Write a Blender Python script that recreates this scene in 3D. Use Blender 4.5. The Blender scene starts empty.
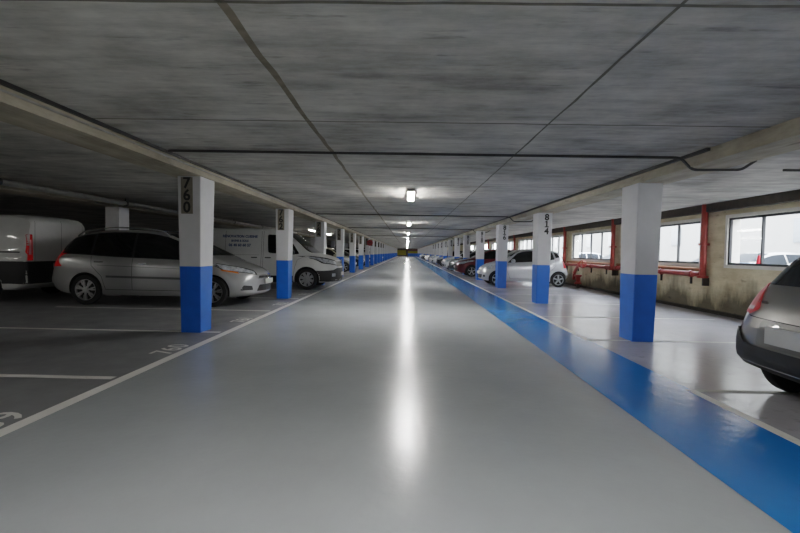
import bpy, bmesh, math, random
import numpy as np
from mathutils import Vector, Matrix
from mathutils.bvhtree import BVHTree
from mathutils.geometry import delaunay_2d_cdt

random.seed(7)
LAMP_E, SKY_E, EXPO, VIEW, LOOK = 250.0, 26.0, 0.0, 'Filmic', 'None'
PI = math.pi
scene = bpy.context.scene
COL = scene.collection

# ------------------------------------------------------------------ materials
MATS = {}

def lin(c):
    return tuple(((x / 12.92) if x <= 0.04045 else ((x + 0.055) / 1.055) ** 2.4) for x in c)

def hexc(h):
    h = h.lstrip('#')
    return lin(tuple(int(h[i:i + 2], 16) / 255 for i in (0, 2, 4)))

def new_mat(name):
    m = bpy.data.materials.new(name)
    m.use_nodes = True
    nt = m.node_tree
    b = nt.nodes['Principled BSDF']
    return m, nt, b

def mat(name, color, rough=0.5, metal=0.0, coat=0.0, var=0.0, scale=8.0, emit=None, estr=0.0, bump=0.0, stretch=(1, 1, 1), spec=None, rvar=0.0):
    """Principled material with a procedural noise variation in object space."""
    if name in MATS:
        return MATS[name]
    m, nt, b = new_mat(name)
    L = nt.links
    c = hexc(color) if isinstance(color, str) else color
    b.inputs['Base Color'].default_value = (*c, 1)
    b.inputs['Roughness'].default_value = rough
    b.inputs['Metallic'].default_value = metal
    b.inputs['Coat Weight'].default_value = coat
    b.inputs['Coat Roughness'].default_value = 0.05
    if spec is not None:
        b.inputs['Specular IOR Level'].default_value = spec
    if emit is not None:
        b.inputs['Emission Color'].default_value = (*emit, 1)
        b.inputs['Emission Strength'].default_value = estr
    tc = nt.nodes.new('ShaderNodeTexCoord')
    mp = nt.nodes.new('ShaderNodeMapping')
    mp.inputs['Scale'].default_value = stretch
    L.new(tc.outputs['Object'], mp.inputs['Vector'])
    n = nt.nodes.new('ShaderNodeTexNoise')
    n.inputs['Scale'].default_value = scale
    n.inputs['Detail'].default_value = 5
    L.new(mp.outputs['Vector'], n.inputs['Vector'])
    if var > 0:
        r = nt.nodes.new('ShaderNodeValToRGB')
        r.color_ramp.elements[0].position = 0.3
        r.color_ramp.elements[1].position = 0.7
        r.color_ramp.elements[0].color = (*[max(0, x * (1 - var)) for x in c], 1)
        r.color_ramp.elements[1].color = (*[min(1, x * (1 + var)) for x in c], 1)
        L.new(n.outputs['Fac'], r.inputs['Fac'])
        L.new(r.outputs['Color'], b.inputs['Base Color'])
    if rvar > 0:
        mr = nt.nodes.new('ShaderNodeMapRange')
        mr.inputs['From Min'].default_value = 0.3
        mr.inputs['From Max'].default_value = 0.7
        mr.inputs['To Min'].default_value = max(0.02, rough - rvar)
        mr.inputs['To Max'].default_value = rough + rvar
        L.new(n.outputs['Fac'], mr.inputs['Value'])
        L.new(mr.outputs['Result'], b.inputs['Roughness'])
    if bump > 0:
        bp = nt.nodes.new('ShaderNodeBump')
        bp.inputs['Strength'].default_value = bump
        bp.inputs['Distance'].default_value = 0.01
        L.new(n.outputs['Fac'], bp.inputs['Height'])
        L.new(bp.outputs['Normal'], b.inputs['Normal'])
    MATS[name] = m
    return m

def concrete(name, dark, light, stripes, tint=None, stain=0.0):
    """Board marked concrete: large blotches, lateral streaks, small pores."""
    m, nt, b = new_mat(name)
    L = nt.links
    tc = nt.nodes.new('ShaderNodeTexCoord')
    def noise(scale, stretch, detail=5, rough=0.55):
        mp = nt.nodes.new('ShaderNodeMapping'); mp.inputs['Scale'].default_value = stretch
        L.new(tc.outputs['Object'], mp.inputs['Vector'])
        n = nt.nodes.new('ShaderNodeTexNoise'); n.inputs['Scale'].default_value = scale
        n.inputs['Detail'].default_value = detail; n.inputs['Roughness'].default_value = rough
        L.new(mp.outputs['Vector'], n.inputs['Vector'])
        return n
    big = noise(0.9, (1, 1, 1), 8, 0.65)
    st = noise(2.2, stripes, 7, 0.7)
    st2 = noise(3.4, stripes, 4, 0.6)
    r = nt.nodes.new('ShaderNodeValToRGB')
    r.color_ramp.elements[0].position = 0.38; r.color_ramp.elements[1].position = 0.62
    r.color_ramp.elements[0].color = (*hexc(dark), 1); r.color_ramp.elements[1].color = (*hexc(light), 1)
    a = nt.nodes.new('ShaderNodeMath'); a.operation = 'MULTIPLY_ADD'
    a.inputs[1].default_value = 0.55
    L.new(big.outputs['Fac'], a.inputs[0])
    s = nt.nodes.new('ShaderNodeMath'); s.operation = 'MULTIPLY'; s.inputs[1].default_value = 0.45
    L.new(st.outputs['Fac'], s.inputs[0])
    L.new(s.outputs[0], a.inputs[2])
    L.new(a.outputs[0], r.inputs['Fac'])
    # dark dashes
    r2 = nt.nodes.new('ShaderNodeValToRGB')
    r2.color_ramp.elements[0].position = 0.27; r2.color_ramp.elements[1].position = 0.38
    r2.color_ramp.elements[0].color = (0.45, 0.45, 0.45, 1); r2.color_ramp.elements[1].color = (1, 1, 1, 1)
    L.new(st2.outputs['Fac'], r2.inputs['Fac'])
    mx = nt.nodes.new('ShaderNodeMix'); mx.data_type = 'RGBA'; mx.blend_type = 'MULTIPLY'
    mx.inputs['Factor'].default_value = 0.8
    L.new(r.outputs['Color'], mx.inputs[6]); L.new(r2.outputs['Color'], mx.inputs[7])
    out = mx.outputs[2]
    if stain > 0:
        sn = noise(1.1, (1, 1, 0.35), 6, 0.65)
        sep = nt.nodes.new('ShaderNodeSeparateXYZ'); L.new(tc.outputs['Object'], sep.inputs[0])
        mr = nt.nodes.new('ShaderNodeMapRange')
        mr.inputs['From Min'].default_value = 0.0; mr.inputs['From Max'].default_value = 0.9
        mr.inputs['To Min'].default_value = 0.30; mr.inputs['To Max'].default_value = -0.12
        L.new(sep.outputs['Z'], mr.inputs['Value'])
        ad = nt.nodes.new('ShaderNodeMath'); ad.operation = 'ADD'
        L.new(mr.outputs['Result'], ad.inputs[0]); L.new(sn.outputs['Fac'], ad.inputs[1])
        r3 = nt.nodes.new('ShaderNodeValToRGB')
        r3.color_ramp.elements[0].position = 0.48; r3.color_ramp.elements[1].position = 0.72
        r3.color_ramp.elements[0].color = (1, 1, 1, 1); r3.color_ramp.elements[1].color = (1 - stain, 1 - stain, 1 - stain, 1)
        L.new(ad.outputs[0], r3.inputs['Fac'])
        mx2 = nt.nodes.new('ShaderNodeMix'); mx2.data_type = 'RGBA'; mx2.blend_type = 'MULTIPLY'
        mx2.inputs['Factor'].default_value = 1
        L.new(out, mx2.inputs[6]); L.new(r3.outputs['Color'], mx2.inputs[7])
        out = mx2.outputs[2]
    L.new(out, b.inputs['Base Color'])
    b.inputs['Roughness'].default_value = 0.85
    bp = nt.nodes.new('ShaderNodeBump'); bp.inputs['Strength'].default_value = 0.25; bp.inputs['Distance'].default_value = 0.01
    L.new(st2.outputs['Fac'], bp.inputs['Height']); L.new(bp.outputs['Normal'], b.inputs['Normal'])
    MATS[name] = m
    return m

def floor_paint(name, color, var=0.08, rough=0.3, rvar=0.08, wear=None, wear_amt=0.0, bump=0.12, bscale=22.0, spec=0.5):
    """Glossy resin floor paint with worn patches and a fine orange-peel."""
    m, nt, b = new_mat(name)
    L = nt.links
    geo = nt.nodes.new('ShaderNodeNewGeometry')
    def noise(scale, detail=5, rough=0.55):
        n = nt.nodes.new('ShaderNodeTexNoise'); n.inputs['Scale'].default_value = scale
        n.inputs['Detail'].default_value = detail; n.inputs['Roughness'].default_value = rough
        L.new(geo.outputs['Position'], n.inputs['Vector'])
        return n
    c = hexc(color)
    big = noise(0.9, 6, 0.6)
    r = nt.nodes.new('ShaderNodeValToRGB')
    r.color_ramp.elements[0].position = 0.3; r.color_ramp.elements[1].position = 0.7
    r.color_ramp.elements[0].color = (*[x * (1 - var) for x in c], 1); r.color_ramp.elements[1].color = (*[x * (1 + var) for x in c], 1)
    L.new(big.outputs['Fac'], r.inputs['Fac'])
    out = r.outputs['Color']
    if wear:
        wn = noise(7.0, 8, 0.7)
        r2 = nt.nodes.new('ShaderNodeValToRGB')
        r2.color_ramp.elements[0].position = 0.66 - wear_amt * 0.2; r2.color_ramp.elements[1].position = 0.74
        r2.color_ramp.elements[0].color = (0, 0, 0, 1); r2.color_ramp.elements[1].color = (wear_amt, wear_amt, wear_amt, 1)
        L.new(wn.outputs['Fac'], r2.inputs['Fac'])
        mx = nt.nodes.new('ShaderNodeMix'); mx.data_type = 'RGBA'
        L.new(r2.outputs['Color'], mx.inputs['Factor']); L.new(out, mx.inputs[6])
        mx.inputs[7].default_value = (*hexc(wear), 1)
        out = mx.outputs[2]
    L.new(out, b.inputs['Base Color'])
    b.inputs['Specular IOR Level'].default_value = spec
    mid = noise(2.3, 4, 0.6)
    mr = nt.nodes.new('ShaderNodeMapRange')
    mr.inputs['From Min'].default_value = 0.3; mr.inputs['From Max'].default_value = 0.7
    mr.inputs['To Min'].default_value = max(0.03, rough - rvar); mr.inputs['To Max'].default_value = rough + rvar
    L.new(mid.outputs['Fac'], mr.inputs['Value']); L.new(mr.outputs['Result'], b.inputs['Roughness'])
    fine = noise(bscale, 2, 0.5)
    bp = nt.nodes.new('ShaderNodeBump'); bp.inputs['Strength'].default_value = bump; bp.inputs['Distance'].default_value = 0.004
    L.new(fine.outputs['Fac'], bp.inputs['Height']); L.new(bp.outputs['Normal'], b.inputs['Normal'])
    MATS[name] = m
    return m

concrete('ceiling concrete', '#87847d', '#cfccc3', (0.6, 3.0, 1))
concrete('bay ceiling concrete', '#8a8781', '#bab6ae', (0.55, 3.6, 1))
concrete('beam concrete', '#8a8270', '#bbb29d', (3, 0.6, 3))
concrete('ochre wall concrete', '#b8a988', '#e0d4b2', (1, 0.7, 3), stain=0.8)
concrete('dark wall concrete', '#3e3d3a', '#5c5a56', (1, 1, 3))
floor_paint('aisle grey paint', '#9ea2a5', rough=0.225, rvar=0.015, bump=0.5, bscale=14)
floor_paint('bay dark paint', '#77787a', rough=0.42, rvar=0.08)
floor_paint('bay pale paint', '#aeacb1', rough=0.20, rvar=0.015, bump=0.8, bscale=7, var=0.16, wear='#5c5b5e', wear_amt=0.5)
floor_paint('walkway blue paint', '#1470bf', rough=0.195, rvar=0.008, bump=0.6, bscale=10, var=0.1)
floor_paint('white line paint', '#e4e2dc', rough=0.45, rvar=0.05, wear='#8a8a8a', wear_amt=0.45)
floor_paint('faded white paint', '#a3a29c', rough=0.5, rvar=0.05, wear='#5c5c5c', wear_amt=0.85)

M_WHITE = mat('column white paint', '#c9c9cb', 0.5, var=0.04, scale=6)
M_BLUE = mat('column blue paint', '#0860c4', 0.42, var=0.07, scale=6)
M_PLATE = mat('stencil plate', '#736d62', 0.7, var=0.15, scale=20)
M_INK = mat('black stencil ink', '#0b0b0c', 0.6, var=0.1)
M_RED = mat('red pipe paint', '#8f2a22', 0.4, var=0.12, scale=14)
M_RUST = mat('rust primer', '#a56b45', 0.6, var=0.2)
M_PIPE = mat('galvanised pipe', '#97948c', 0.55, 0.1, var=0.15)
M_CONDUIT = mat('dark conduit', '#2f2d2a', 0.55, var=0.15)
M_FRAME = mat('black window frame', '#1d1f22', 0.5, var=0.1)
M_SURR = mat('white window surround', '#d8d5cc', 0.6, var=0.08)
M_BLACK = mat('black plastic', '#101113', 0.55, var=0.1)
M_TYRE = mat('tyre rubber', '#0c0c0d', 0.8, var=0.1)
M_ALLOY = mat('alloy silver', '#a9abae', 0.3, 0.7, var=0.04)
M_WELL = mat('wheel well', '#050505', 0.9, var=0.1)
M_GLASS = mat('car glass', '#07090b', 0.06, 0.0, coat=0.3, var=0.05, spec=0.6)
M_CHROME = mat('chrome', '#d6d8da', 0.15, 1.0, var=0.02)
M_LAMP = mat('headlamp lens', '#a4a9ae', 0.3, 0.25, coat=0.4, var=0.5, scale=14)
M_ORANGE = mat('indicator orange', '#c96a1c', 0.2, coat=1, var=0.1)
M_TAIL = mat('tail lamp red', '#930d11', 0.4, coat=0.0, var=0.3, scale=14, emit=(0.8, 0.02, 0.02), estr=0.08, spec=0.2)
M_TAILGLOW = mat('tail lamp pale', '#e0b0b0', 0.2, coat=1, var=0.1)
M_NPLATE = mat('number plate white', '#bdbdba', 0.45, var=0.03)
M_SEAM = mat('panel gap', '#0d0d0e', 0.9, var=0.1)
M_TEXTBLUE = mat('blue lettering', '#27406e', 0.5, var=0.1)

PAINT = {
    'silver': mat('car paint silver', '#9fa0a0', 0.33, 0.55, coat=1, var=0.02),
    'pale silver': mat('car paint pale silver', '#b4b6b9', 0.33, 0.4, coat=1, var=0.02),
    'grey': mat('car paint grey', '#85837f', 0.3, 0.6, coat=1, var=0.02),
    'white': mat('car paint white', '#d5d6d5', 0.35, 0.0, coat=1, var=0.02),
    'van white': mat('van paint white', '#c9cac8', 0.4, 0.0, coat=0.6, var=0.03),
    'red': mat('car paint red', '#5a0a14', 0.3, 0.2, coat=1, var=0.05),
    'dark': mat('car paint dark', '#1d2126', 0.3, 0.4, coat=1, var=0.03),
    'blue': mat('car paint blue', '#24406e', 0.3, 0.3, coat=1, var=0.03),
    'beige': mat('car paint beige', '#8d8a78', 0.35, 0.3, coat=1, var=0.03),
}

# ------------------------------------------------------------------ mesh helpers
def link(o, parent=None):
    COL.objects.link(o)
    if parent is not None:
        o.parent = parent
    return o

def mesh_obj(name, verts, faces, m, parent=None, smooth=False, loc=None):
    me = bpy.data.meshes.new(name)
    me.from_pydata([tuple(v) for v in verts], [], [tuple(f) for f in faces])
    me.update()
    for mm in (m if isinstance(m, (list, tuple)) else [m]):
        me.materials.append(mm)
    if smooth:
        me.shade_smooth()
        me.set_sharp_from_angle(angle=math.radians(40))
    o = bpy.data.objects.new(name, me)
    if loc is not None:
        o.location = loc
    return link(o, parent)

def bm_obj(name, bm, m, parent=None, smooth=False, angle=40, loc=None):
    bmesh.ops.recalc_face_normals(bm, faces=bm.faces)
    me = bpy.data.meshes.new(name)
    bm.to_mesh(me); bm.free()
    for mm in (m if isinstance(m, (list, tuple)) else [m]):
        me.materials.append(mm)
    if smooth:
        me.shade_smooth()
        me.set_sharp_from_angle(angle=math.radians(angle))
    o = bpy.data.objects.new(name, me)
    if loc is not None:
        o.location = loc
    return link(o, parent)

def add_box(bm, x0, x1, y0, y1, z0, z1, bevel=0.0):
    r = bmesh.ops.create_cube(bm, size=1)
    vs = r['verts']
    for v in vs:
        v.co.x = x0 + (v.co.x + 0.5) * (x1 - x0)
        v.co.y = y0 + (v.co.y + 0.5) * (y1 - y0)
        v.co.z = z0 + (v.co.z + 0.5) * (z1 - z0)
    if bevel > 0:
        es = {e for v in vs for e in v.link_edges}
        bmesh.ops.bevel(bm, geom=list(es), offset=bevel, segments=2, affect='EDGES', profile=0.5)

def box(name, x0, x1, y0, y1, z0, z1, m, parent=None, bevel=0.0):
    bm = bmesh.new()
    add_box(bm, x0, x1, y0, y1, z0, z1, bevel)
    return bm_obj(name, bm, m, parent)

def frustum(name, lo, hi, z0, z1, m, parent=None, bevel=0.012):
    """lo / hi = (x0, x1, y0, y1) at z0 and z1."""
    bm = bmesh.new()
    vs = []
    for (x0, x1, y0, y1), z in ((lo, z0), (hi, z1)):
        vs.append([bm.verts.new((x0, y0, z)), bm.verts.new((x1, y0, z)), bm.verts.new((x1, y1, z)), bm.verts.new((x0, y1, z))])
    bm.faces.new(vs[0][::-1]); bm.faces.new(vs[1])
    for i in range(4):
        bm.faces.new((vs[0][i], vs[0][(i + 1) % 4], vs[1][(i + 1) % 4], vs[1][i]))
    if bevel:
        es = [e for e in bm.edges if abs(e.verts[0].co.z - e.verts[1].co.z) > 0.1]
        bmesh.ops.bevel(bm, geom=es, offset=bevel, segments=2, affect='EDGES', profile=0.5)
    return bm_obj(name, bm, m, parent)

def add_tube(bm, pts, r, n=10, caps=True):
    pts = [Vector(p) for p in pts]
    rings = []
    up = Vector((0, 0, 1))
    for i, p in enumerate(pts):
        a = pts[max(i - 1, 0)]; b = pts[min(i + 1, len(pts) - 1)]
        t = (b - a).normalized()
        ref = up if abs(t.dot(up)) < 0.95 else Vector((1, 0, 0))
        u = t.cross(ref).normalized(); w = t.cross(u).normalized()
        rings.append([bm.verts.new(p + (u * math.cos(2 * PI * k / n) + w * math.sin(2 * PI * k / n)) * r) for k in range(n)])
    for i in range(len(rings) - 1):
        for k in range(n):
            bm.faces.new((rings[i][k], rings[i][(k + 1) % n], rings[i + 1][(k + 1) % n], rings[i + 1][k]))
    if caps:
        bm.faces.new(rings[0][::-1]); bm.faces.new(rings[-1])

def smooth_path(pts, r=0.08, k=5):
    """Round the corners of a polyline."""
    pts = [Vector(p) for p in pts]
    out = [pts[0]]
    for i in range(1, len(pts) - 1):
        a, p, b = pts[i - 1], pts[i], pts[i + 1]
        d0 = min(r, (a - p).length * 0.45); d1 = min(r, (b - p).length * 0.45)
        s = p + (a - p).normalized() * d0; e = p + (b - p).normalized() * d1
        for j in range(k + 1):
            t = j / k
            out.append(s.lerp(p, t).lerp(p.lerp(e, t), t))
    out.append(pts[-1])
    return out

def tube(name, pts, r, m, parent=None, n=10, corner=0.08):
    bm = bmesh.new()
    add_tube(bm, smooth_path(pts, corner), r, n)
    return bm_obj(name, bm, m, parent, smooth=True)

def add_lathe(bm, prof, n=32, axis='y'):
    """prof: list of (radius, offset along axis)."""
    rings = []
    for (r, a) in prof:
        ring = []
        for k in range(n):
            t = 2 * PI * k / n
            ring.append(bm.verts.new((r * math.cos(t), a, r * math.sin(t)) if axis == 'y' else (r * math.cos(t), r * math.sin(t), a)))
        rings.append(ring)
    for i in range(len(rings) - 1):
        for k in range(n):
            bm.faces.new((rings[i][k], rings[i][(k + 1) % n], rings[i + 1][(k + 1) % n], rings[i + 1][k]))
    return rings

def tag(o, label=None, cat=None, group=None, kind=None):
    if label: o['label'] = label
    if cat: o['category'] = cat
    if group: o['group'] = group
    if kind: o['kind'] = kind
    return o

def empty(name, loc=(0, 0, 0), rz=0.0):
    o = bpy.data.objects.new(name, None)
    o.empty_display_size = 0.2
    o.location = loc
    o.rotation_euler = (0, 0, rz)
    return link(o)

KIDS = {}
def children(o):
    return [c for c in COL.objects if c.parent == o]

def copy_tree(o, parent=None, swap=None):
    """Copy a thing, its parts and their sub-parts; swap replaces materials."""
    c = o.copy()
    link(c)
    if parent is not None:
        c.parent = parent
    if swap and c.type == 'MESH':
        for i, s in enumerate(c.material_slots):
            old = s.material
            if old in swap:
                s.link = 'OBJECT'
                s.material = swap[old]
    for ch in children(o):
        copy_tree(ch, c, swap)
    return c

def text_mesh(txt, size, bold=0.0, align='CENTER', spacing=1.0, line=1.0):
    cu = bpy.data.curves.new('t', 'FONT')
    cu.body = txt; cu.size = size; cu.align_x = align; cu.align_y = 'CENTER'
    cu.offset = bold; cu.space_character = spacing; cu.space_line = line
    cu.resolution_u = 3
    o = bpy.data.objects.new('t', cu)
    COL.objects.link(o)
    dg = bpy.context.evaluated_depsgraph_get()
    me = bpy.data.meshes.new_from_object(o.evaluated_get(dg))
    vs = [v.co.copy() for v in me.vertices]
    fs = [tuple(p.vertices) for p in me.polygons]
    bpy.data.objects.remove(o); bpy.data.curves.remove(cu); bpy.data.meshes.remove(me)
    return vs, fs

def text_obj(name, txt, size, M, m, parent=None, **kw):
    vs, fs = text_mesh(txt, size, **kw)
    return mesh_obj(name, [M @ v for v in vs], fs, m, parent)

# ------------------------------------------------------------------ layout
CAM_H = 1.25
PITCH = 4.8          # column spacing along the lane
COL_Y0 = 6.4
N_COL = 28
CEIL = 2.45
BEAM_Z = 2.30
XL, XR = -3.00, 3.30     # lane faces of the two column rows
WALL_X = 6.9
Y_NEAR, Y_FAR = -6.0, 141.0
X_FARLEFT = -17.0

# ------------------------------------------------------------------ floor
floor = box('floor', X_FARLEFT, WALL_X + 0.3, Y_NEAR, Y_FAR, -0.25, 0.0, MATS['aisle grey paint'])
tag(floor, kind='structure')

def floor_patch(name, x0, x1, y0, y1, m, z=0.002):
    return mesh_obj(name, [(x0, y0, z), (x1, y0, z), (x1, y1, z), (x0, y1, z)], [(0, 1, 2, 3)], m, floor)

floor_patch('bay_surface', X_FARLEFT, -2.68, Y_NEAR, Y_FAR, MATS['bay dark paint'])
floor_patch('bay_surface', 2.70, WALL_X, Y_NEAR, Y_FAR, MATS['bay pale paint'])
floor_patch('walkway_strip', 1.78, 2.70, Y_NEAR, Y_FAR, MATS['walkway blue paint'], 0.003)
floor_patch('edge_line', -2.73, -2.62, Y_NEAR, Y_FAR, MATS['white line paint'], 0.004)
floor_patch('edge_line', 2.64, 2.73, Y_NEAR, 4.15, MATS['white line paint'], 0.005)
floor_patch('edge_line', 2.64, 2.73, 6.5, Y_FAR, MATS['white line paint'], 0.005)
for i in range(-2, 24):
    y = 4.12 + 2.4 * i
    if y < 0.5: continue
    floor_patch('bay_line', -7.2, -2.77, y - 0.045, y + 0.045, MATS['white line paint'], 0.005)
    floor_patch('bay_line', 2.73, 6.2, y - 0.04, y + 0.04, MATS['faded white paint'], 0.005)
for k, (txt, y) in enumerate((('759', 2.95), ('760', 5.36), ('761', 7.72), ('762', 10.1), ('763', 12.5), ('764', 14.9))):
    M = Matrix.Translation((-2.88, y, 0.006)) @ Matrix.Rotation(PI / 2, 4, 'Z')
    text_obj('bay_number', txt, 0.36, M, MATS['white line paint'], floor, bold=0.004)

# ------------------------------------------------------------------ ceiling and beams
ceiling = box('ceiling', X_FARLEFT, WALL_X + 0.3, Y_NEAR, Y_FAR, CEIL, CEIL + 0.25, MATS['ceiling concrete'])
tag(ceiling, kind='structure')
M_JOINT = mat('ceiling joint', '#6a665c', 0.9, var=0.2, scale=12)
M_JOINT2 = mat('ceiling joint patch', '#7a7262', 0.9, var=0.25, scale=10)
bm = bmesh.new(); 
def wavy_strip(bm, x, w, y0, y1, z, amp, step=0.25):
    prev = None
    y = y0
    while y <= y1:
        o = random.uniform(-amp, amp)
        a = bm.verts.new((x - w / 2 + o, y, z)); b = bm.verts.new((x + w / 2 + o + random.uniform(-amp, amp), y, z))
        if prev: bm.faces.new((prev[0], prev[1], b, a))
        prev = (a, b)
        y += step
wavy_strip(bm, -0.93, 0.045, Y_NEAR, 60, CEIL - 0.003, 0.008)
bm_obj('ceiling_joint', bm, M_JOINT2, ceiling)
bm = bmesh.new()
wavy_strip(bm, 1.28, 0.022, Y_NEAR, 60, CEIL - 0.003, 0.004)
bm_obj('ceiling_joint', bm, M_JOINT, ceiling)
for y in (2.15, 4.1, 7.9, 10.6, 12.7, 16.2, 19.0, 25.0, 29.0, 35.0, 41.0):
    bm = bmesh.new()
    n = 30
    vs = []
    for k in range(n + 1):
        x = XL + (XR - XL) * k / n
        o = random.uniform(-0.006, 0.006)
        vs.append((bm.verts.new((x, y + o, CEIL - 0.003)), bm.verts.new((x, y + o + 0.025, CEIL - 0.003))))
    for k in range(n):
        bm.faces.new((vs[k][0], vs[k][1], vs[k + 1][1], vs[k + 1][0]))
    bm_obj('ceiling_joint', bm, M_JOINT, ceiling)

def beam(x0, x1, z0):
    b = box('ceiling_beam', x0, x1, Y_NEAR, Y_FAR, z0, CEIL + 0.01, MATS['beam concrete'])
    return tag(b, kind='structure')
beam(XL - 0.46, XL + 0.01, BEAM_Z)
beam(XR - 0.01, XR + 0.44, BEAM_Z)
beam(-7.9, -7.35, 2.28)

# ------------------------------------------------------------------ outer walls
def wall(name, x0, x1, y0, y1, z0, z1, m='dark wall concrete'):
    return tag(box(name, x0, x1, y0, y1, z0, z1, MATS[m]), kind='structure')
wall('wall_left', X_FARLEFT - 0.3, X_FARLEFT, Y_NEAR, Y_FAR, -0.25, CEIL + 0.25)
wall('wall_near', X_FARLEFT - 0.3, WALL_X + 0.3, Y_NEAR - 0.3, Y_NEAR, -0.25, CEIL + 0.25)
far = wall('wall_far', X_FARLEFT - 0.3, WALL_X + 0.3, Y_FAR, Y_FAR + 0.3, -0.25, CEIL + 0.25)
M_OLIVE = mat('far olive paint', '#8f8420', 0.6, var=0.15)
M_MAROON = mat('far maroon paint', '#5e3a33', 0.6, var=0.15)
def far_panel(x0, x1, z0, z1, m):
    o = box('wall_panel', x0, x1, Y_FAR - 0.03, Y_FAR, z0, z1, m, far)
far_panel(-3.6, -0.3, 0.3, 1.9, M_OLIVE)
far_panel(0.3, 3.6, 0.9, 1.6, M_OLIVE)
far_panel(0.3, 3.6, 0.0, 0.9, M_BLUE)
far_panel(-0.3, 3.6, 1.6, 2.3, M_MAROON)

# right wall: sill wall, lintel, piers between openings
SILL, HEAD = 1.03, 2.17
WPITCH = 4.45
WIN = []
for k in range(-2, 10):
    y1 = 9.68 + WPITCH * k
    WIN.append((y1 - 3.70, y1))
bm = bmesh.new()
WT = 0.28
add_box(bm, WALL_X, WALL_X + WT, Y_NEAR, Y_FAR, -0.25, SILL)
add_box(bm, WALL_X, WALL_X + WT, Y_NEAR, Y_FAR, HEAD, CEIL + 0.2)
edges = [Y_NEAR] + [e for w in WIN for e in w] + [Y_FAR]
for a, b in zip(edges[0::2], edges[1::2]):
    if b > a: add_box(bm, WALL_X, WALL_X + WT, a, b, SILL - 0.001, HEAD + 0.001)
wr = tag(bm_obj('wall_right', bm, MATS['ochre wall concrete']), kind='structure')
tag(box('trim_1', WALL_X - 0.16, WALL_X, Y_NEAR, Y_FAR, HEAD + 0.1, CEIL, mat('dark lintel', '#4a443c', 0.8, var=0.2), None), kind='structure')
# rough gutter along the foot of the wall
tag(box('trim_2', WALL_X - 0.10, WALL_X, Y_NEAR, Y_FAR, 0.0, 0.07, mat('gutter dirt', '#2e2a25', 0.9, var=0.4, scale=5)), kind='structure')

# thin clear pane
gm, gnt, gb = new_mat('window pane glass')
gnt.nodes.remove(gb)
tr = gnt.nodes.new('ShaderNodeBsdfTransparent'); tr.inputs['Color'].default_value = (0.93, 0.95, 0.95, 1)
gl = gnt.nodes.new('ShaderNodeBsdfGlossy'); gl.inputs['Roughness'].default_value = 0.05
mxs = gnt.nodes.new('ShaderNodeMixShader'); mxs.inputs[0].default_value = 0.05
gnt.links.new(tr.outputs[0], mxs.inputs[1]); gnt.links.new(gl.outputs[0], mxs.inputs[2])
gnt.links.new(mxs.outputs[0], gnt.nodes['Material Output'].inputs['Surface'])

for i, (a, b) in enumerate(WIN):
    w = empty('window_%d' % (i + 1), (WALL_X + 0.14, (a + b) / 2, SILL))
    w['kind'] = 'structure'
    ly, hz = (b - a), HEAD - SILL
    bm = bmesh.new()                       # pale painted surround in the reveal
    t = 0.07
    for (y0, y1, z0, z1) in ((-ly / 2, ly / 2, 0, t), (-ly / 2, ly / 2, hz - t, hz), (-ly / 2, -ly / 2 + t, t, hz - t), (ly / 2 - t, ly / 2, t, hz - t)):
        add_box(bm, -0.16, 0.12, y0, y1, z0, z1)
    bm_obj('window_surround', bm, M_SURR, w)
    bm = bmesh.new()
    f = 0.045
    y0, y1, z0, z1 = -ly / 2 + t, ly / 2 - t, t, hz - t
    for (ya, yb, za, zb) in ((y0, y1, z0, z0 + f), (y0, y1, z1 - f, z1), (y0, y0 + f, z0, z1), (y1 - f, y1, z0, z1)):
        add_box(bm, -0.13, -0.08, ya, yb, za, zb)
    for q in (1, 2, 3):
        yc = y0 + (y1 - y0) * q / 4
        add_box(bm, -0.13, -0.08, yc - 0.018, yc + 0.018, z0, z1)
    bm_obj('window_frame', bm, M_FRAME, w)
    mesh_obj('window_pane', [(-0.105, y0, z0), (-0.105, y1, z0), (-0.105, y1, z1), (-0.105, y0, z1)], [(0, 1, 2, 3)], gm, w)

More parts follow.
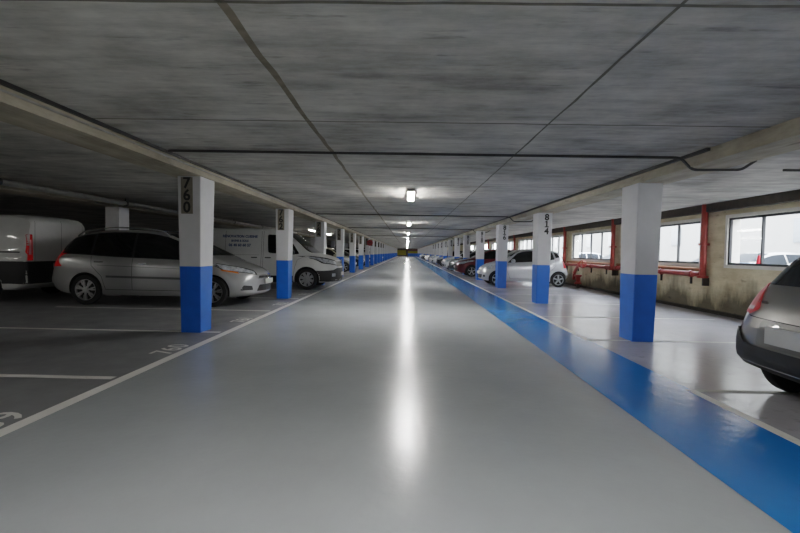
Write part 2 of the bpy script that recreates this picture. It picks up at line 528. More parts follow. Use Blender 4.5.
# ------------------------------------------------------------------ columns
def make_column(side, yc, number):
    """side -1 left, +1 right. Front face at yc. Tapers downwards."""
    xf = XL if side < 0 else XR
    o = empty('support_column', (xf + side * 0.18, yc + 0.26, 0))
    top = (-0.18, 0.16, -0.26, 0.22) if side < 0 else (-0.18, 0.17, -0.26, 0.24)
    bot = (-0.155, 0.14, -0.20, 0.16) if side < 0 else (-0.17, 0.145, -0.20, 0.20)
    def at(z):
        t = z / BEAM_Z
        return tuple(b + (a - b) * t for a, b in zip(top, bot))
    zb = 0.985
    frustum('painted_base', at(0), at(zb), 0.0, zb, M_BLUE, o)
    frustum('shaft', at(zb), at(BEAM_Z), zb, BEAM_Z, M_WHITE, o)
    if number:
        txt = '\n'.join(number)
        R = Matrix.Rotation(PI / 2, 4, 'X')
        yf = lambda z: at(z)[2]
        zc = 2.02
        tilt = Matrix.Rotation(math.atan((yf(1.7) - yf(2.3)) / 0.6), 4, 'X')
        xo = -0.04 if side < 0 else 0.03
        if side < 0:
            bm = bmesh.new(); add_box(bm, -0.085, 0.085, -0.004, 0.004, -0.265, 0.265)
            p = bm_obj('number_plate', bm, M_PLATE, o)
            p.location = (xo, yf(zc) - 0.004, zc)
            p.rotation_euler = (math.atan((yf(1.7) - yf(2.3)) / 0.6), 0, 0)
            text_obj('number', txt, 0.22, Matrix.Translation((0, -0.006, -0.0)) @ R, M_INK, p, bold=0.006, line=0.80)
        else:
            vs, fs = text_mesh(txt, 0.22, bold=0.008, line=0.80)
            ymid = (max(v.y for v in vs) + min(v.y for v in vs)) / 2
            for li, chh in enumerate(number):      # serifs of the stencilled figure one
                if chh == '1':
                    yc1 = ymid + (1 - li) * 0.176; hh = 0.083
                    for quad in (((-.052, -hh), (.052, -hh), (.052, -hh + .026), (-.052, -hh + .026)), ((-.05, hh - .05), (.0, hh - .02), (.0, hh), (-.05, hh - .026))):
                        b0 = len(vs)
                        vs += [Vector((qx, yc1 + qy, 0.0005)) for qx, qy in quad]
                        fs.append((b0, b0 + 1, b0 + 2, b0 + 3))
            Mx = Matrix.Translation((xo, yf(zc) - 0.004, zc - 0.01)) @ tilt @ R
            mesh_obj('number', [Mx @ v for v in vs], fs, M_INK, o)
    return o

ORD = ['nearest', 'second', 'third', 'fourth', 'fifth', 'sixth', 'seventh', 'eighth', 'ninth', 'tenth', 'eleventh', 'twelfth',
       'thirteenth', 'fourteenth', 'fifteenth', 'sixteenth', 'seventeenth', 'eighteenth', 'nineteenth', 'twentieth']
for i in range(28):
    y = COL_Y0 + PITCH * i
    for side in (-1, 1):
        base = 760 if side < 0 else 812
        num = str(base + 2 * i)
        if side > 0 and i == 0: num = None
        if i > 11: num = None
        c = make_column(side, y, num)
        row = 'left' if side < 0 else 'right'
        special = {(-1, 0): 'white and blue column 760, nearest of the left row, before the silver people carrier',
                   (-1, 1): 'white and blue column 762, second of the left row, between people carrier and van',
                   (-1, 2): 'white and blue column 764, third of the left row, behind the white van',
                   (1, 0): 'unnumbered white and blue column, nearest of the right row beside the grey car',
                   (1, 1): 'white and blue column 814, second of the right row, before the silver city car',
                   (1, 2): 'white and blue column 816, third of the right row, by the silver nose'}
        if (side, i) in special:
            lab = special[(side, i)]
        elif num:
            lab = 'blue-based white column numbered %s, %s along the %s row' % (num, ORD[i], row)
        elif i < 20:
            lab = 'distant blue-based white column, %s along the %s row' % (ORD[i], row)
        else:
            lab = 'blue-based white column near the far end of the %s row' % row
        tag(c, lab, 'column', 'numbered columns of the %s row' % row if i < 20 else 'farthest columns of the %s row' % row, 'thing')
# second row deep in the left bays: plain pale columns
for i in range(12):
    y = 1.9 + PITCH * i if i else 1.9
    y = 11.2 + PITCH * (i - 2)
    o = frustum('rear_column', (-7.74, -7.38, y, y + 0.42), (-7.74, -7.38, y, y + 0.42), 0, 2.28, M_WHITE)
    lab = {2: 'plain white column rising behind the silver people carrier'}.get(i)
    tag(o, lab or 'plain pale column of the rear row behind the left bays', 'column', 'plain columns behind the left bays', 'thing')

# ------------------------------------------------------------------ ceiling pipes, conduits, lamps
def cross_pipe(y, label):
    o = tube('ceiling_conduit', [(XL + 0.09, y + 0.35, CEIL - 0.05), (XL + 0.12, y, CEIL - 0.04), (XR - 0.12, y, CEIL - 0.04), (XR + 0.02, y - 0.0, BEAM_Z - 0.03), (XR + 0.55, y - 0.05, BEAM_Z - 0.03), (XR + 0.75, y + 0.0, CEIL - 0.06)], 0.016, M_CONDUIT, corner=0.06)
    tag(o, label, 'pipe', 'conduits crossing the ceiling', 'thing')
cross_pipe(5.25, 'dark conduit crossing the ceiling just before column 760')
cross_pipe(13.9, 'dark conduit crossing the ceiling, second from the camera')
cross_pipe(21.6, 'thin conduit crossing the ceiling, third from the camera')
cross_pipe(32.0, 'thin conduit crossing the ceiling, fourth from the camera')
bm = bmesh.new()
add_box(bm, XL + 0.01, XL + 0.045, Y_NEAR, 90, CEIL - 0.03, CEIL - 0.002)
o = bm_obj('ceiling_conduit', bm, M_CONDUIT)
add_q = bmesh.new(); add_tube(add_q, [(XL + 0.025, Y_NEAR + .1, CEIL - 0.07), (XL + 0.025, 90, CEIL - 0.07)], 0.011, 8)
bm_obj('cable', add_q, M_PIPE, o)
tag(o, 'long dark conduit running along the left beam under the ceiling', 'conduit', None, 'thing')
bm = bmesh.new()
add_box(bm, XR - 0.05, XR - 0.012, 4.9, 90, CEIL - 0.035, CEIL - 0.002)
o = bm_obj('ceiling_conduit', bm, M_CONDUIT)
tag(o, 'long dark conduit running along the right beam under the ceiling', 'conduit', None, 'thing')
bm = bmesh.new()
add_tube(bm, [(-6.95, Y_NEAR, 2.33), (-6.95, 60, 2.33)], 0.055, 12)
o = bm_obj('ceiling_pipe', bm, M_PIPE, smooth=True)
for k in range(10):
    bm = bmesh.new(); add_lathe(bm, [(0.056, -0.03), (0.066, -0.03), (0.066, 0.03), (0.056, 0.03)], 12)
    add_box(bm, -0.01, 0.01, -0.015, 0.015, 0.05, 0.12)
    q = bm_obj('pipe_bracket', bm, M_CONDUIT, o, loc=(-6.95, 4.0 + 3.4 * k, 2.33))
tag(o, 'grey round pipe running under the ceiling along the left bays', 'pipe', None, 'thing')
tag(tube('ceiling_pipe', [(5.0, 6.0, CEIL - 0.02), (WALL_X - 0.2, 6.0, CEIL - 0.02)], 0.016, M_CONDUIT), 'dark straight pipe across the ceiling of the right bays', 'pipe', None, 'thing')

M_TUBE = mat('lamp diffuser', '#ffffff', 0.4, emit=(1.0, 0.985, 0.955), estr=LAMP_E, var=0.01)
M_TUBE2 = mat('dim lamp diffuser', '#ffffff', 0.4, emit=(1.0, 0.97, 0.9), estr=LAMP_E * .35, var=0.01)
M_LAMPBODY = mat('lamp housing', '#b8b7b2', 0.5, var=0.05)
def ceiling_lamp(x, y, label, group, m=M_TUBE):
    o = empty('ceiling_lamp', (x, y, CEIL))
    box('lamp_housing', -0.075, 0.075, -0.66, 0.66, -0.06, 0.0, M_LAMPBODY, o, 0.008)
    box('lamp_diffuser', -0.06, 0.06, -0.60, 0.60, -0.088, -0.055, m, o, 0.012)
    tag(o, label, 'lamp', group, 'thing')
    return o
LSP = 9.0
for k in range(-1, 15):
    y = 9.0 + LSP * k
    lab = 'glowing strip lamp on the ceiling over the lane, ' + ('behind the camera' if k < 0 else (ORD[k] + ' one from the camera'))
    ceiling_lamp(0.06, y, lab, 'strip lamps over the lane')
for (x, y) in ((-12.4, -3), (-12.4, 5), (-5.4, 25), (-5.4, 30.2), (-12.4, 58)):
    if y < 10:  # unseen lamps added to brighten the left bays
        ceiling_lamp(x, y, 'fill strip lamp added over the neighbouring left lane, outside the view', 'added fill lamps over the neighbouring lane', M_TUBE if y < 0 else M_TUBE2)
    else:
        ceiling_lamp(x, y, 'lit strip lamp far back over the left bays', 'lamps far back over the left bays', M_TUBE2)

# ------------------------------------------------------------------ red sprinkler mains on the right wall
def red_pipework(y0, y1, label):
    """One riser with its elbow and the main running on to the next riser."""
    o = empty('wall_mounted_pipe', (WALL_X - 0.14, y0, 0.80))
    bm = bmesh.new()
    add_tube(bm, [(0, 0, 0.0), (0, 0, HEAD + 0.28 - 0.80)], 0.068, 16)
    bm_obj('riser_pipe', bm, M_RED, o, smooth=True)
    for z in (-0.02, 0.72):
        bm = bmesh.new()
        add_lathe(bm, [(0.0, z), (0.115, z), (0.115, z + 0.05), (0.0, z + 0.05)], 18, 'z')
        bm_obj('flange', bm, M_RED, o)
    bm = bmesh.new(); add_box(bm, 0.0, 0.14, -0.02, 0.02, -0.2, -0.02)
    bm_obj('bracket', bm, M_CONDUIT, o)
    bm = bmesh.new()
    add_tube(bm, smooth_path([(0, 0.0, 0.14), (0, 0.10, 0.06), (0, y1 - y0, 0.06)], 0.06), 0.06, 14)
    bm_obj('main_pipe', bm, M_RED, o, smooth=True)
    bm = bmesh.new(); add_tube(bm, [(0.06, 0.12, 0.17), (0.06, y1 - y0 - 0.05, 0.17)], 0.04, 10)
    bm_obj('upper_pipe', bm, M_RUST, o, smooth=True)
    n = 4
    for k in range(n):
        yy = 0.4 + (y1 - y0 - 0.6) * k / (n - 1)
        bm = bmesh.new()
        add_box(bm, -0.02, 0.02, -0.02, 0.02, -0.24, -0.05)
        bm_obj('bracket', bm, M_CONDUIT, o, loc=(0.0, yy, 0.06))
        bm = bmesh.new()
        add_lathe(bm, [(0.06, -0.03), (0.082, -0.03), (0.082, 0.03), (0.06, 0.03)], 14)
        bm_obj('coupling', bm, M_RED, o, loc=(0.0, yy, 0.06))
    tag(o, label, 'pipe', 'red pipes along the window wall', 'thing')
    return o
RISERS = [10.17 + WPITCH * k for k in range(0, 8)]
for i, y in enumerate(RISERS):
    red_pipework(y, y + WPITCH - 0.17, 'red riser between windows with its pipe under the sill, %s one from the camera' % ORD[i])
# valve cluster beside the second bay wall
o = empty('valve_assembly', (WALL_X - 0.32, 17.0, 0.0))
bm = bmesh.new(); add_tube(bm, smooth_path([(0, 0.45, 0.30), (0, 0.35, 0.62), (0, 0.0, 0.86), (0.0, -0.5, 0.86)], 0.12), 0.06, 12)
bm_obj('valve_pipe', bm, M_RED, o, smooth=True)
bm = bmesh.new(); add_lathe(bm, [(0, 0.15), (0.13, 0.15), (0.13, 0.2), (0.08, 0.24), (0.08, 0.4), (0.13, 0.44), (0.13, 0.5), (0, 0.5)], 16, 'z')
bm_obj('valve_body', bm, M_RED, o)
bm = bmesh.new(); add_lathe(bm, [(0.12, -0.02), (0.15, 0), (0.12, 0.02), (0.12, -0.02)], 18)
for k in range(4):
    a = k * PI / 2
    add_tube(bm, [(0, 0, 0), (0.13 * math.cos(a), 0, 0.13 * math.sin(a))], 0.012, 6)
bm_obj('handwheel', bm, M_RED, o, loc=(-0.05, -0.5, 0.92))
bm = bmesh.new(); add_box(bm, -0.05, 0.05, -0.05, 0.05, 0.0, 0.16)
bm_obj('valve_foot', bm, M_CONDUIT, o)
tag(o, 'red sprinkler valve with handwheel on the wall behind the silver hatchback', 'valve')

# round sign
cs = COL_Y0 + PITCH * 6
o = empty('round_sign', (-2.97, cs - 0.06, 1.95))
bm = bmesh.new(); add_lathe(bm, [(0, -0.015), (0.23, -0.015), (0.24, -0.008), (0.24, 0.008), (0, 0.008)], 32)
bm_obj('sign_disc', bm, mat('sign red', '#7c0a18', 0.4, var=0.05), o)
bm = bmesh.new(); add_box(bm, -0.13, 0.13, -0.02, -0.016, -0.03, 0.03)
bm_obj('sign_bar', bm, mat('sign dark bar', '#3c0d12', 0.5, var=0.05), o)
bm = bmesh.new(); add_box(bm, -0.20, 0.0, 0.008, 0.03, -0.02, 0.02); add_box(bm, 0.0, 0.04, 0.008, 0.03, -0.02, BEAM_Z - 1.95)
bm_obj('sign_bracket', bm, M_WHITE, o)
tag(o, 'round dark red traffic sign hung at the seventh column of the left row', 'sign')

# ------------------------------------------------------------------ cars
def pchip(pts):
    xs = np.array([p[0] for p in pts], float); ys = np.array([p[1] for p in pts], float)
    h = np.diff(xs); d = np.diff(ys) / h
    m = np.zeros(len(xs))
    m[0], m[-1] = d[0], d[-1]
    for i in range(1, len(xs) - 1):
        if d[i - 1] * d[i] > 0:
            w1 = 2 * h[i] + h[i - 1]; w2 = h[i] + 2 * h[i - 1]
            m[i] = (w1 + w2) / (w1 / d[i - 1] + w2 / d[i])
    def f(x):
        x = min(max(x, xs[0]), xs[-1])
        i = min(max(int(np.searchsorted(xs, x) - 1), 0), len(h) - 1)
        t = (x - xs[i]) / h[i]
        return float((2 * t**3 - 3 * t**2 + 1) * ys[i] + (t**3 - 2 * t**2 + t) * h[i] * m[i] + (-2 * t**3 + 3 * t**2) * ys[i + 1] + (t**3 - t**2) * h[i] * m[i + 1])
    return f

def round_poly(pts, r, k=4):
    n = len(pts); out = []
    for i in range(n):
        a, p, b = Vector(pts[i - 1]), Vector(pts[i]), Vector(pts[(i + 1) % n])
        d0 = min(r, (a - p).length * 0.45); d1 = min(r, (b - p).length * 0.45)
        s = p + (a - p).normalized() * d0; e = p + (b - p).normalized() * d1
        for j in range(k + 1):
            t = j / k
            out.append(tuple(s.lerp(p, t).lerp(p.lerp(e, t), t)))
    return out

def inside(p, poly):
    x, y = p; c = False
    for i in range(len(poly)):
        x0, y0 = poly[i - 1]; x1, y1 = poly[i]
        if (y0 > y) != (y1 > y) and x < (x1 - x0) * (y - y0) / (y1 - y0) + x0:
            c = not c
    return c

FR = {   # frames: (u, v) -> ray origin, ray direction
    'L': (lambda u, v: Vector((u, 5, v)), Vector((0, -1, 0))),
    'R': (lambda u, v: Vector((u, -5, v)), Vector((0, 1, 0))),
    'F': (lambda u, v: Vector((-5, u, v)), Vector((1, 0, 0))),
    'B': (lambda u, v: Vector((12, u, v)), Vector((-1, 0, 0))),
    'T': (lambda u, v: Vector((u, v, 6)), Vector((0, 0, -1))),
}

class Car:
    def __init__(s, P, name, label, paint, group=None):
        s.P = P
        s.paint = PAINT[paint]
        s.root = empty(name)
        tag(s.root, label, P.get('cat', 'car'), group)
        s.zt = pchip(P['top']); s.zb = pchip(P['bot']); s.zs = pchip(P['belt']); s.w = pchip(P['w']); s.wr = pchip(P['wr'])
        s.build()

    def ring(s, x):
        zb, zt, w, wr = s.zb(x), s.zt(x), s.w(x), s.wr(x)
        zs = min(s.zs(x), zt - 0.05)
        g = min(1, max(0, (zt - zs) / 0.35))
        wt = w * 0.84 * (1 - g) + wr * g
        H = zs - zb
        pts = [(0, zb), (w * .5, zb), (w * .84, zb), (w * .93, zb + .015), (w * .97, zb + .06), (w * .985, zb + .25 * H), (w * .997, zb + .45 * H), (w, zb + .62 * H), (w * .994, zb + .8 * H), (w * .978, zb + .92 * H), (w * .95, zs)]
        c = .03 * (1 - g) + .075 * g
        y0, z0, y1, z1 = w * .95, zs, wt, zt - c
        for t in (.2, .4, .6, .8, 1.0):
            pts.append((y0 + (y1 - y0) * t + .02 * g * math.sin(PI * t), z0 + (z1 - z0) * t))
        pts += [(wt - .022 * (1 + g), zt - c * .5), (wt - .06 * (1 + g), zt - c * .22), (wt * .72, zt - .012 * (1 + g) * .6), (wt * .4, zt - .003), (0, zt)]
        return pts

    def bow(s, x, y):
        P = s.P; L = P['L']
        wm = P['W'] / 2
        q = min(1.0, abs(y) / wm) ** 2.4
        f = max(0, 1 - x / 1.1); b = max(0, 1 - (L - x) / 1.1)
        f = f * f * (3 - 2 * f); b = b * b * (3 - 2 * b)
        return x + q * (P['bow'][0] * f - P['bow'][1] * b)

    def build(s):
        P = s.P; L = P['L']
        xs = sorted(set([round(L * (i / 64), 4) for i in range(65)] + [.02, .05, .09, .14, .2, L - .02, L - .05, L - .09, L - .14, L - .2]))
        bm = bmesh.new()
        rings = []
        for x in xs:
            half = s.ring(x)
            N = len(half)
            full = [(y, z) for y, z in half] + [(-y, z) for y, z in half[-2:0:-1]]
            rings.append([bm.verts.new((s.bow(x, y), y, z)) for y, z in full])
        n = len(rings[0])
        for a, b in zip(rings, rings[1:]):
            for k in range(n):
                bm.faces.new((a[k], a[(k + 1) % n], b[(k + 1) % n], b[k]))
        for ri, x in ((0, xs[0]), (-1, xs[-1])):
            R = rings[ri]; half = s.ring(x); N = len(half); Mx = 10
            grid = []
            for i in range(N):
                y, z = half[i]
                if i in (0, N - 1):
                    grid.append([R[i]] * (Mx + 1)); continue
                row = [R[i]]
                for j in range(1, Mx):
                    yy = y * (1 - 2 * j / Mx)
                    row.append(bm.verts.new((s.bow(x, yy), yy, z)))
                row.append(R[n - i])
                grid.append(row)
            for i in range(N - 1):
                for j in range(Mx):
                    q = []
                    for v in (grid[i][j], grid[i][j + 1], grid[i + 1][j + 1], grid[i + 1][j]):
                        if v not in q: q.append(v)
                    if len(q) > 2:
                        try: bm.faces.new(q)
                        except ValueError: pass
        bmesh.ops.recalc_face_normals(bm, faces=bm.faces)
        s.bvh = BVHTree.FromBMesh(bm)
        bm.faces.ensure_lookup_table()
        bm.normal_update()
        s.raw_faces = [([v.co.copy() for v in f.verts], [v.normal.copy() for v in f.verts], f.calc_center_median()) for f in bm.faces]
        # cut the wheel arches
        me = bpy.data.meshes.new('body'); bm.to_mesh(me); bm.free()
        me.materials.append(s.paint); me.materials.append(M_WELL)
        body = bpy.data.objects.new('body', me); COL.objects.link(body)
        cb = bmesh.new()
        for (wx, rr) in P['wheels']:
            for sg in (-1, 1):
                yo = P['W'] / 2
                rg = add_lathe(cb, [(rr * P.get('arch', 1.13), sg * (yo - .30)), (rr * P.get('arch', 1.13), sg * (yo + .2))], 36)
                for ring in rg:
                    cb.faces.new(ring)
                    for v in ring:
                        v.co.x += wx; v.co.z += rr + .01
        bmesh.ops.recalc_face_normals(cb, faces=cb.faces)
        for f in cb.faces: f.material_index = 1
        cm = bpy.data.meshes.new('cut'); cb.to_mesh(cm); cb.free()
        cm.materials.append(s.paint); cm.materials.append(M_WELL)
        co = bpy.data.objects.new('cut', cm); COL.objects.link(co)
        md = body.modifiers.new('b', 'BOOLEAN'); md.operation = 'DIFFERENCE'; md.solver = 'EXACT'; md.object = co
        dg = bpy.context.evaluated_depsgraph_get(); dg.update()
        nm = bpy.data.meshes.new_from_object(body.evaluated_get(dg))
        bpy.data.objects.remove(body); bpy.data.objects.remove(co)
        nm.name = 'body'
        nm.shade_smooth(); nm.set_sharp_from_angle(angle=math.radians(38))
        s.body = link(bpy.data.objects.new('body', nm), s.root)

    # ---- surface-following pieces
    def decal(s, name, frame, poly, m, off=.005, r=.03, step=.06, parent=None, label=None, mirror=False):
        if mirror:
            a = s.decal(name, frame, poly, m, off, r, step, parent)
            other = {'L': 'R', 'R': 'L'}.get(frame, frame)
            p2 = poly if other != frame else [(-u, v) for u, v in poly]
            return a, s.decal(name, other, p2, m, off, r, step, parent)
        if r > 0: poly = round_poly(poly, r)
        pts = []
        for i in range(len(poly)):
            a, b = Vector(poly[i - 1]), Vector(poly[i])
            k = max(1, int((b - a).length / step))
            for j in range(k): pts.append(a.lerp(b, j / k))
        nb = len(pts)
        us = [p.x for p in pts]; vs = [p.y for p in pts]
        pl = [(p.x, p.y) for p in pts]
        u = min(us) + step / 2
        while u < max(us):
            v = min(vs) + step / 2
            while v < max(vs):
                if inside((u, v), pl): pts.append(Vector((u, v)))
                v += step
            u += step
        co, ed, fa, *_ = delaunay_2d_cdt([Vector((p.x, p.y)) for p in pts], [], [list(range(nb))], 1, 1e-5)
        return s.project(name, frame, [(c.x, c.y) for c in co], [tuple(f) for f in fa], m, off, parent, True)

    def project(s, name, frame, uv, faces, m, off, parent=None, keep_one=False):
        og, d = FR[frame]
        hit = {}
        verts = []
        for i, (u, v) in enumerate(uv):
            loc, nor, idx, dist = s.bvh.ray_cast(og(u, v), d)
            if loc is None: continue
            if nor.dot(d) > 0: nor = -nor
            hit[i] = len(verts)
            verts.append(loc + nor * off)
        fs = [tuple(hit[k] for k in f) for f in faces if all(k in hit for k in f)]
        # drop faces stretched across a depth jump
        fs = [f for f in fs if max((verts[f[a]] - verts[f[a - 1]]).length for a in range(len(f))) < .45]
        o = mesh_obj(name, verts, fs, m, parent or s.root)
        bm = bmesh.new(); bm.from_mesh(o.data)
        bmesh.ops.recalc_face_normals(bm, faces=bm.faces)
        if keep_one:
            seen, best = set(), []
            for f0 in bm.faces:
                if f0 in seen: continue
                stack, isl = [f0], []
                seen.add(f0)
                while stack:
                    f = stack.pop(); isl.append(f)
                    for e in f.edges:
                        for g in e.link_faces:
                            if g not in seen: seen.add(g); stack.append(g)
                if len(isl) > len(best): best = isl
            keep = set(best)
            bmesh.ops.delete(bm, geom=[f for f in bm.faces if f not in keep], context='FACES')
            bmesh.ops.delete(bm, geom=[v for v in bm.verts if not v.link_faces], context='VERTS')
        flip = sum(f.normal.dot(d) * f.calc_area() for f in bm.faces) > 0
        if flip: bmesh.ops.reverse_faces(bm, faces=bm.faces)
        bm.to_mesh(o.data); bm.free()
        o.data.shade_smooth()
        return o

    def line(s, name, frame, pts, m=None, w=.008, off=.004, parent=None):
        """A thin strip (panel gap, trim strip) following the surface."""
        pts = [Vector(p) for p in pts]
        dense = []
        for a, b in zip(pts, pts[1:]):
            k = max(1, int((b - a).length / .05))
            dense += [a.lerp(b, j / k) for j in range(k)]
        dense.append(pts[-1])
        uv = []
        for i, p in enumerate(dense):
            t = (dense[min(i + 1, len(dense) - 1)] - dense[max(i - 1, 0)]).normalized()
            nrm = Vector((-t.y, t.x)) * w / 2
            uv += [tuple(p + nrm), tuple(p - nrm)]
        fs = [(2 * i, 2 * i + 1, 2 * i + 3, 2 * i + 2) for i in range(len(dense) - 1)]
        return s.project(name, frame, uv, fs, m or M_SEAM, off, parent or s.body)

    def cover(s, name, frame, poly, m, off=.012, r=.04, step=.05):
        o = s.decal(name, frame, poly, m, off, r, step)
        bm = bmesh.new(); bm.from_mesh(o.data)
        bad = []
        for f in bm.faces:
            c = f.calc_center_median()
            if any((c.x - wx) ** 2 + (c.z - rr) ** 2 < (rr * s.P.get('arch', 1.13) + .01) ** 2 and abs(c.y) > s.P['W'] / 2 - .34 for wx, rr in s.P['wheels']): bad.append(f)
        bmesh.ops.delete(bm, geom=bad, context='FACES')
        bmesh.ops.delete(bm, geom=[v for v in bm.verts if not v.link_faces], context='VERTS')
        bm.to_mesh(o.data); bm.free()
        return o

    def shell(s, name, pred, m, off=.012):
        """A cover over the body faces picked by pred (clear of the wheel arches)."""
        bm = bmesh.new(); cache = {}
        for cos, nrm, c in s.raw_faces:
            if not pred(c): continue
            if any((c.x - wx) ** 2 + (c.z - rr) ** 2 < (rr * s.P.get('arch', 1.13) + .02) ** 2 and abs(c.y) > s.P['W'] / 2 - .32 for wx, rr in s.P['wheels']): continue
            vs = []
            for co, no in zip(cos, nrm):
                key = tuple(round(x, 4) for x in co)
                if key not in cache: cache[key] = bm.verts.new(co + no * off)
                if cache[key] not in vs: vs.append(cache[key])
            if len(vs) > 2:
                try: bm.faces.new(vs)
                except ValueError: pass
        return bm_obj(name, bm, m, s.root, smooth=True)

    def surf(s, frame, u, v):
        og, d = FR[frame]
        return s.bvh.ray_cast(og(u, v), d)[0]

    def side_glass(s, xa, xb, rake=(0, 0), lo=.03, hi=.10, m=None, name='side_window', off=.007, parent=None):
        """Window between xa and xb following belt line and roof; rake shifts the top ends."""
        bot, top = [], []
        n = 10
        for i in range(n + 1):
            t = i / n
            x = xa + (xb - xa) * t
            bot.append((x, s.zs(x) + lo))
        for i in range(n + 1):
            t = i / n
            x = xa + rake[0] + (xb + rake[1] - xa - rake[0]) * t
            top.append((x, max(s.zt(x) - hi, s.zs(x) + lo + .02)))
        poly = bot + top[::-1]
        return s.decal(name, 'L', poly, m or M_GLASS, off, .02, .06, parent, mirror=True)

    def wheels(s, style):
        P = s.P
        first = None
        for (wx, rr) in P['wheels']:
            for sg in (1, -1):
                w = make_wheel(rr, style)
                w.location = (wx, sg * (P['W'] / 2 - .02), rr)
                if sg < 0: w.rotation_euler = (0, 0, PI)
                w.parent = s.root

    def mirrors(s, x, z, m, ext=.16):
        for sg in (1, -1):
            p = s.surf('L' if sg > 0 else 'R', x, z)
            bm = bmesh.new()
            bmesh.ops.create_uvsphere(bm, u_segments=14, v_segments=10, radius=1)
            for v in bm.verts:
                v.co = Vector((v.co.x * .075 + (0.02 if v.co.x > 0 else 0), v.co.y * .105, v.co.z * .085))
            add_tube(bm, [(0, -sg * .1, -.04), (0, -sg * .2, -.07)], .02, 8)
            o = bm_obj('door_mirror', bm, m, s.root, smooth=True, loc=(p.x, p.y + sg * ext, z + .05))

    def handles(s, pts, m):
        for (x, z) in pts:
            for fr, sg in (('L', 1), ('R', -1)):
                p = s.surf(fr, x, z)
                bm = bmesh.new()
                add_box(bm, -.095, .095, -.02, .022, -.016, .016, .008)
                bm_obj('door_handle', bm, m, s.root, loc=p)

    def plate(s, frame, z, w=.52, h=.11, m=None):
        p = s.surf(frame, 0, z)
        sg = -1 if frame == 'F' else 1
        bm = bmesh.new(); add_box(bm, -.008, .008, -w / 2, w / 2, -h / 2, h / 2)
        o = bm_obj('number_plate', bm, m or M_NPLATE, s.root, loc=(p.x + sg * .018, 0, z))
        return o

WHEELS = {}
def make_wheel(r, style):
    key = (r, style)
    if key in WHEELS:
        src = WHEELS[key]
        t = src.copy(); link(t)
        for ch in children(src):
            c = ch.copy(); link(c); c.parent = t
        return t
    bm = bmesh.new()
    wd = .105
    ri = r * .69
    add_lathe(bm, [(ri * .55, -wd), (ri, -wd), (r * .95, -wd * 1.0), (r, -wd * .7), (r, wd * .7 - .1), (r, -.03), (r * .95, 0), (ri * 1.03, .002), (ri, -.012), (ri, -.05), (0.001, -.055)], 40)
    t = bm_obj('wheel', bm, M_TYRE, None, smooth=True)
    bm = bmesh.new()
    add_lathe(bm, [(ri * .93, -.05), (ri * .95, -.006), (ri * 1.0, .0), (ri * 1.0, -.012)], 40)
    nsp = {'multi': 7, 'ten': 9, 'cover': 8, 'five': 5}[style]
    def spoke(a, w0, w1, r0, r1, yo):
        c, sn = math.cos(a), math.sin(a)
        vs = []
        for rad, w, y in ((r0, w0, yo + .012), (r1, w1, yo)):
            for sgn in (-1, 1):
                for dy in (0, -.03):
                    vs.append(bm.verts.new((rad * c - sgn * w * sn, y + dy, rad * sn + sgn * w * c)))
        idx = [(0, 2, 6, 4), (1, 5, 7, 3), (0, 4, 5, 1), (2, 3, 7, 6), (4, 6, 7, 5), (0, 1, 3, 2)]
        for f in idx: bm.faces.new([vs[i] for i in f])
    for k in range(nsp):
        a = 2 * PI * k / nsp + .3
        if style == 'multi':
            spoke(a, .022, .016, r * .08, r * .42, -.012)
            spoke(a + .13, .014, .014, r * .36, ri * .97, -.014)
            spoke(a - .13, .014, .014, r * .36, ri * .97, -.014)
        elif style == 'cover':
            spoke(a, .030, .050, r * .1, ri * .96, -.012)
        else:
            spoke(a, .024, .026, r * .1, ri * .96, -.012)
    add_lathe(bm, [(r * .16, -.03), (r * .16, .004), (r * .12, .008), (0.001, .008)], 18)
    bm_obj('rim', bm, M_ALLOY, t, smooth=True, angle=30)
    WHEELS[key] = t
    return t

def chevrons(car, frame, z, sz=.055, m=M_CHROME):
    p = car.surf(frame, 0, z)
    sg = -1 if frame == 'F' else 1
    bm = bmesh.new()
    for dz in (0.0, -.045):
        for s2 in (-1, 1):
            add_tube(bm, [(0, 0, dz + .02), (0, s2 * sz, dz - .028)], .0095, 6)
    return bm_obj('emblem', bm, m, car.root, loc=(p.x + sg * .012, 0, z))

# ---- people carrier
MPV = dict(L=4.58, W=1.82, bow=(.50, .16), cat='car',
    top=[(0, .60), (.03, .70), (.12, .79), (.35, .89), (.65, .98), (.92, 1.06), (1.3, 1.25), (1.7, 1.45), (2.05, 1.575), (2.5, 1.64), (3.1, 1.65), (3.7, 1.60), (4.1, 1.50), (4.3, 1.36), (4.42, 1.10), (4.52, .88), (4.57, .76), (4.58, .66)],
    bot=[(0, .30), (.08, .24), (.4, .20), (4.1, .22), (4.45, .30), (4.58, .42)],
    belt=[(0, .55), (.3, .75), (.9, .93), (1.6, .98), (3.0, 1.02), (4.1, 1.07), (4.45, 1.02), (4.58, .62)],
    w=[(0, .77), (.1, .84), (.3, .88), (.8, .905), (2.2, .91), (3.8, .90), (4.3, .87), (4.5, .83), (4.58, .78)],
    wr=[(0, .6), (.9, .72), (1.4, .64), (2.0, .62), (3.4, .61), (4.2, .58), (4.58, .55)],
    wheels=[(.93, .325), (3.66, .325)])

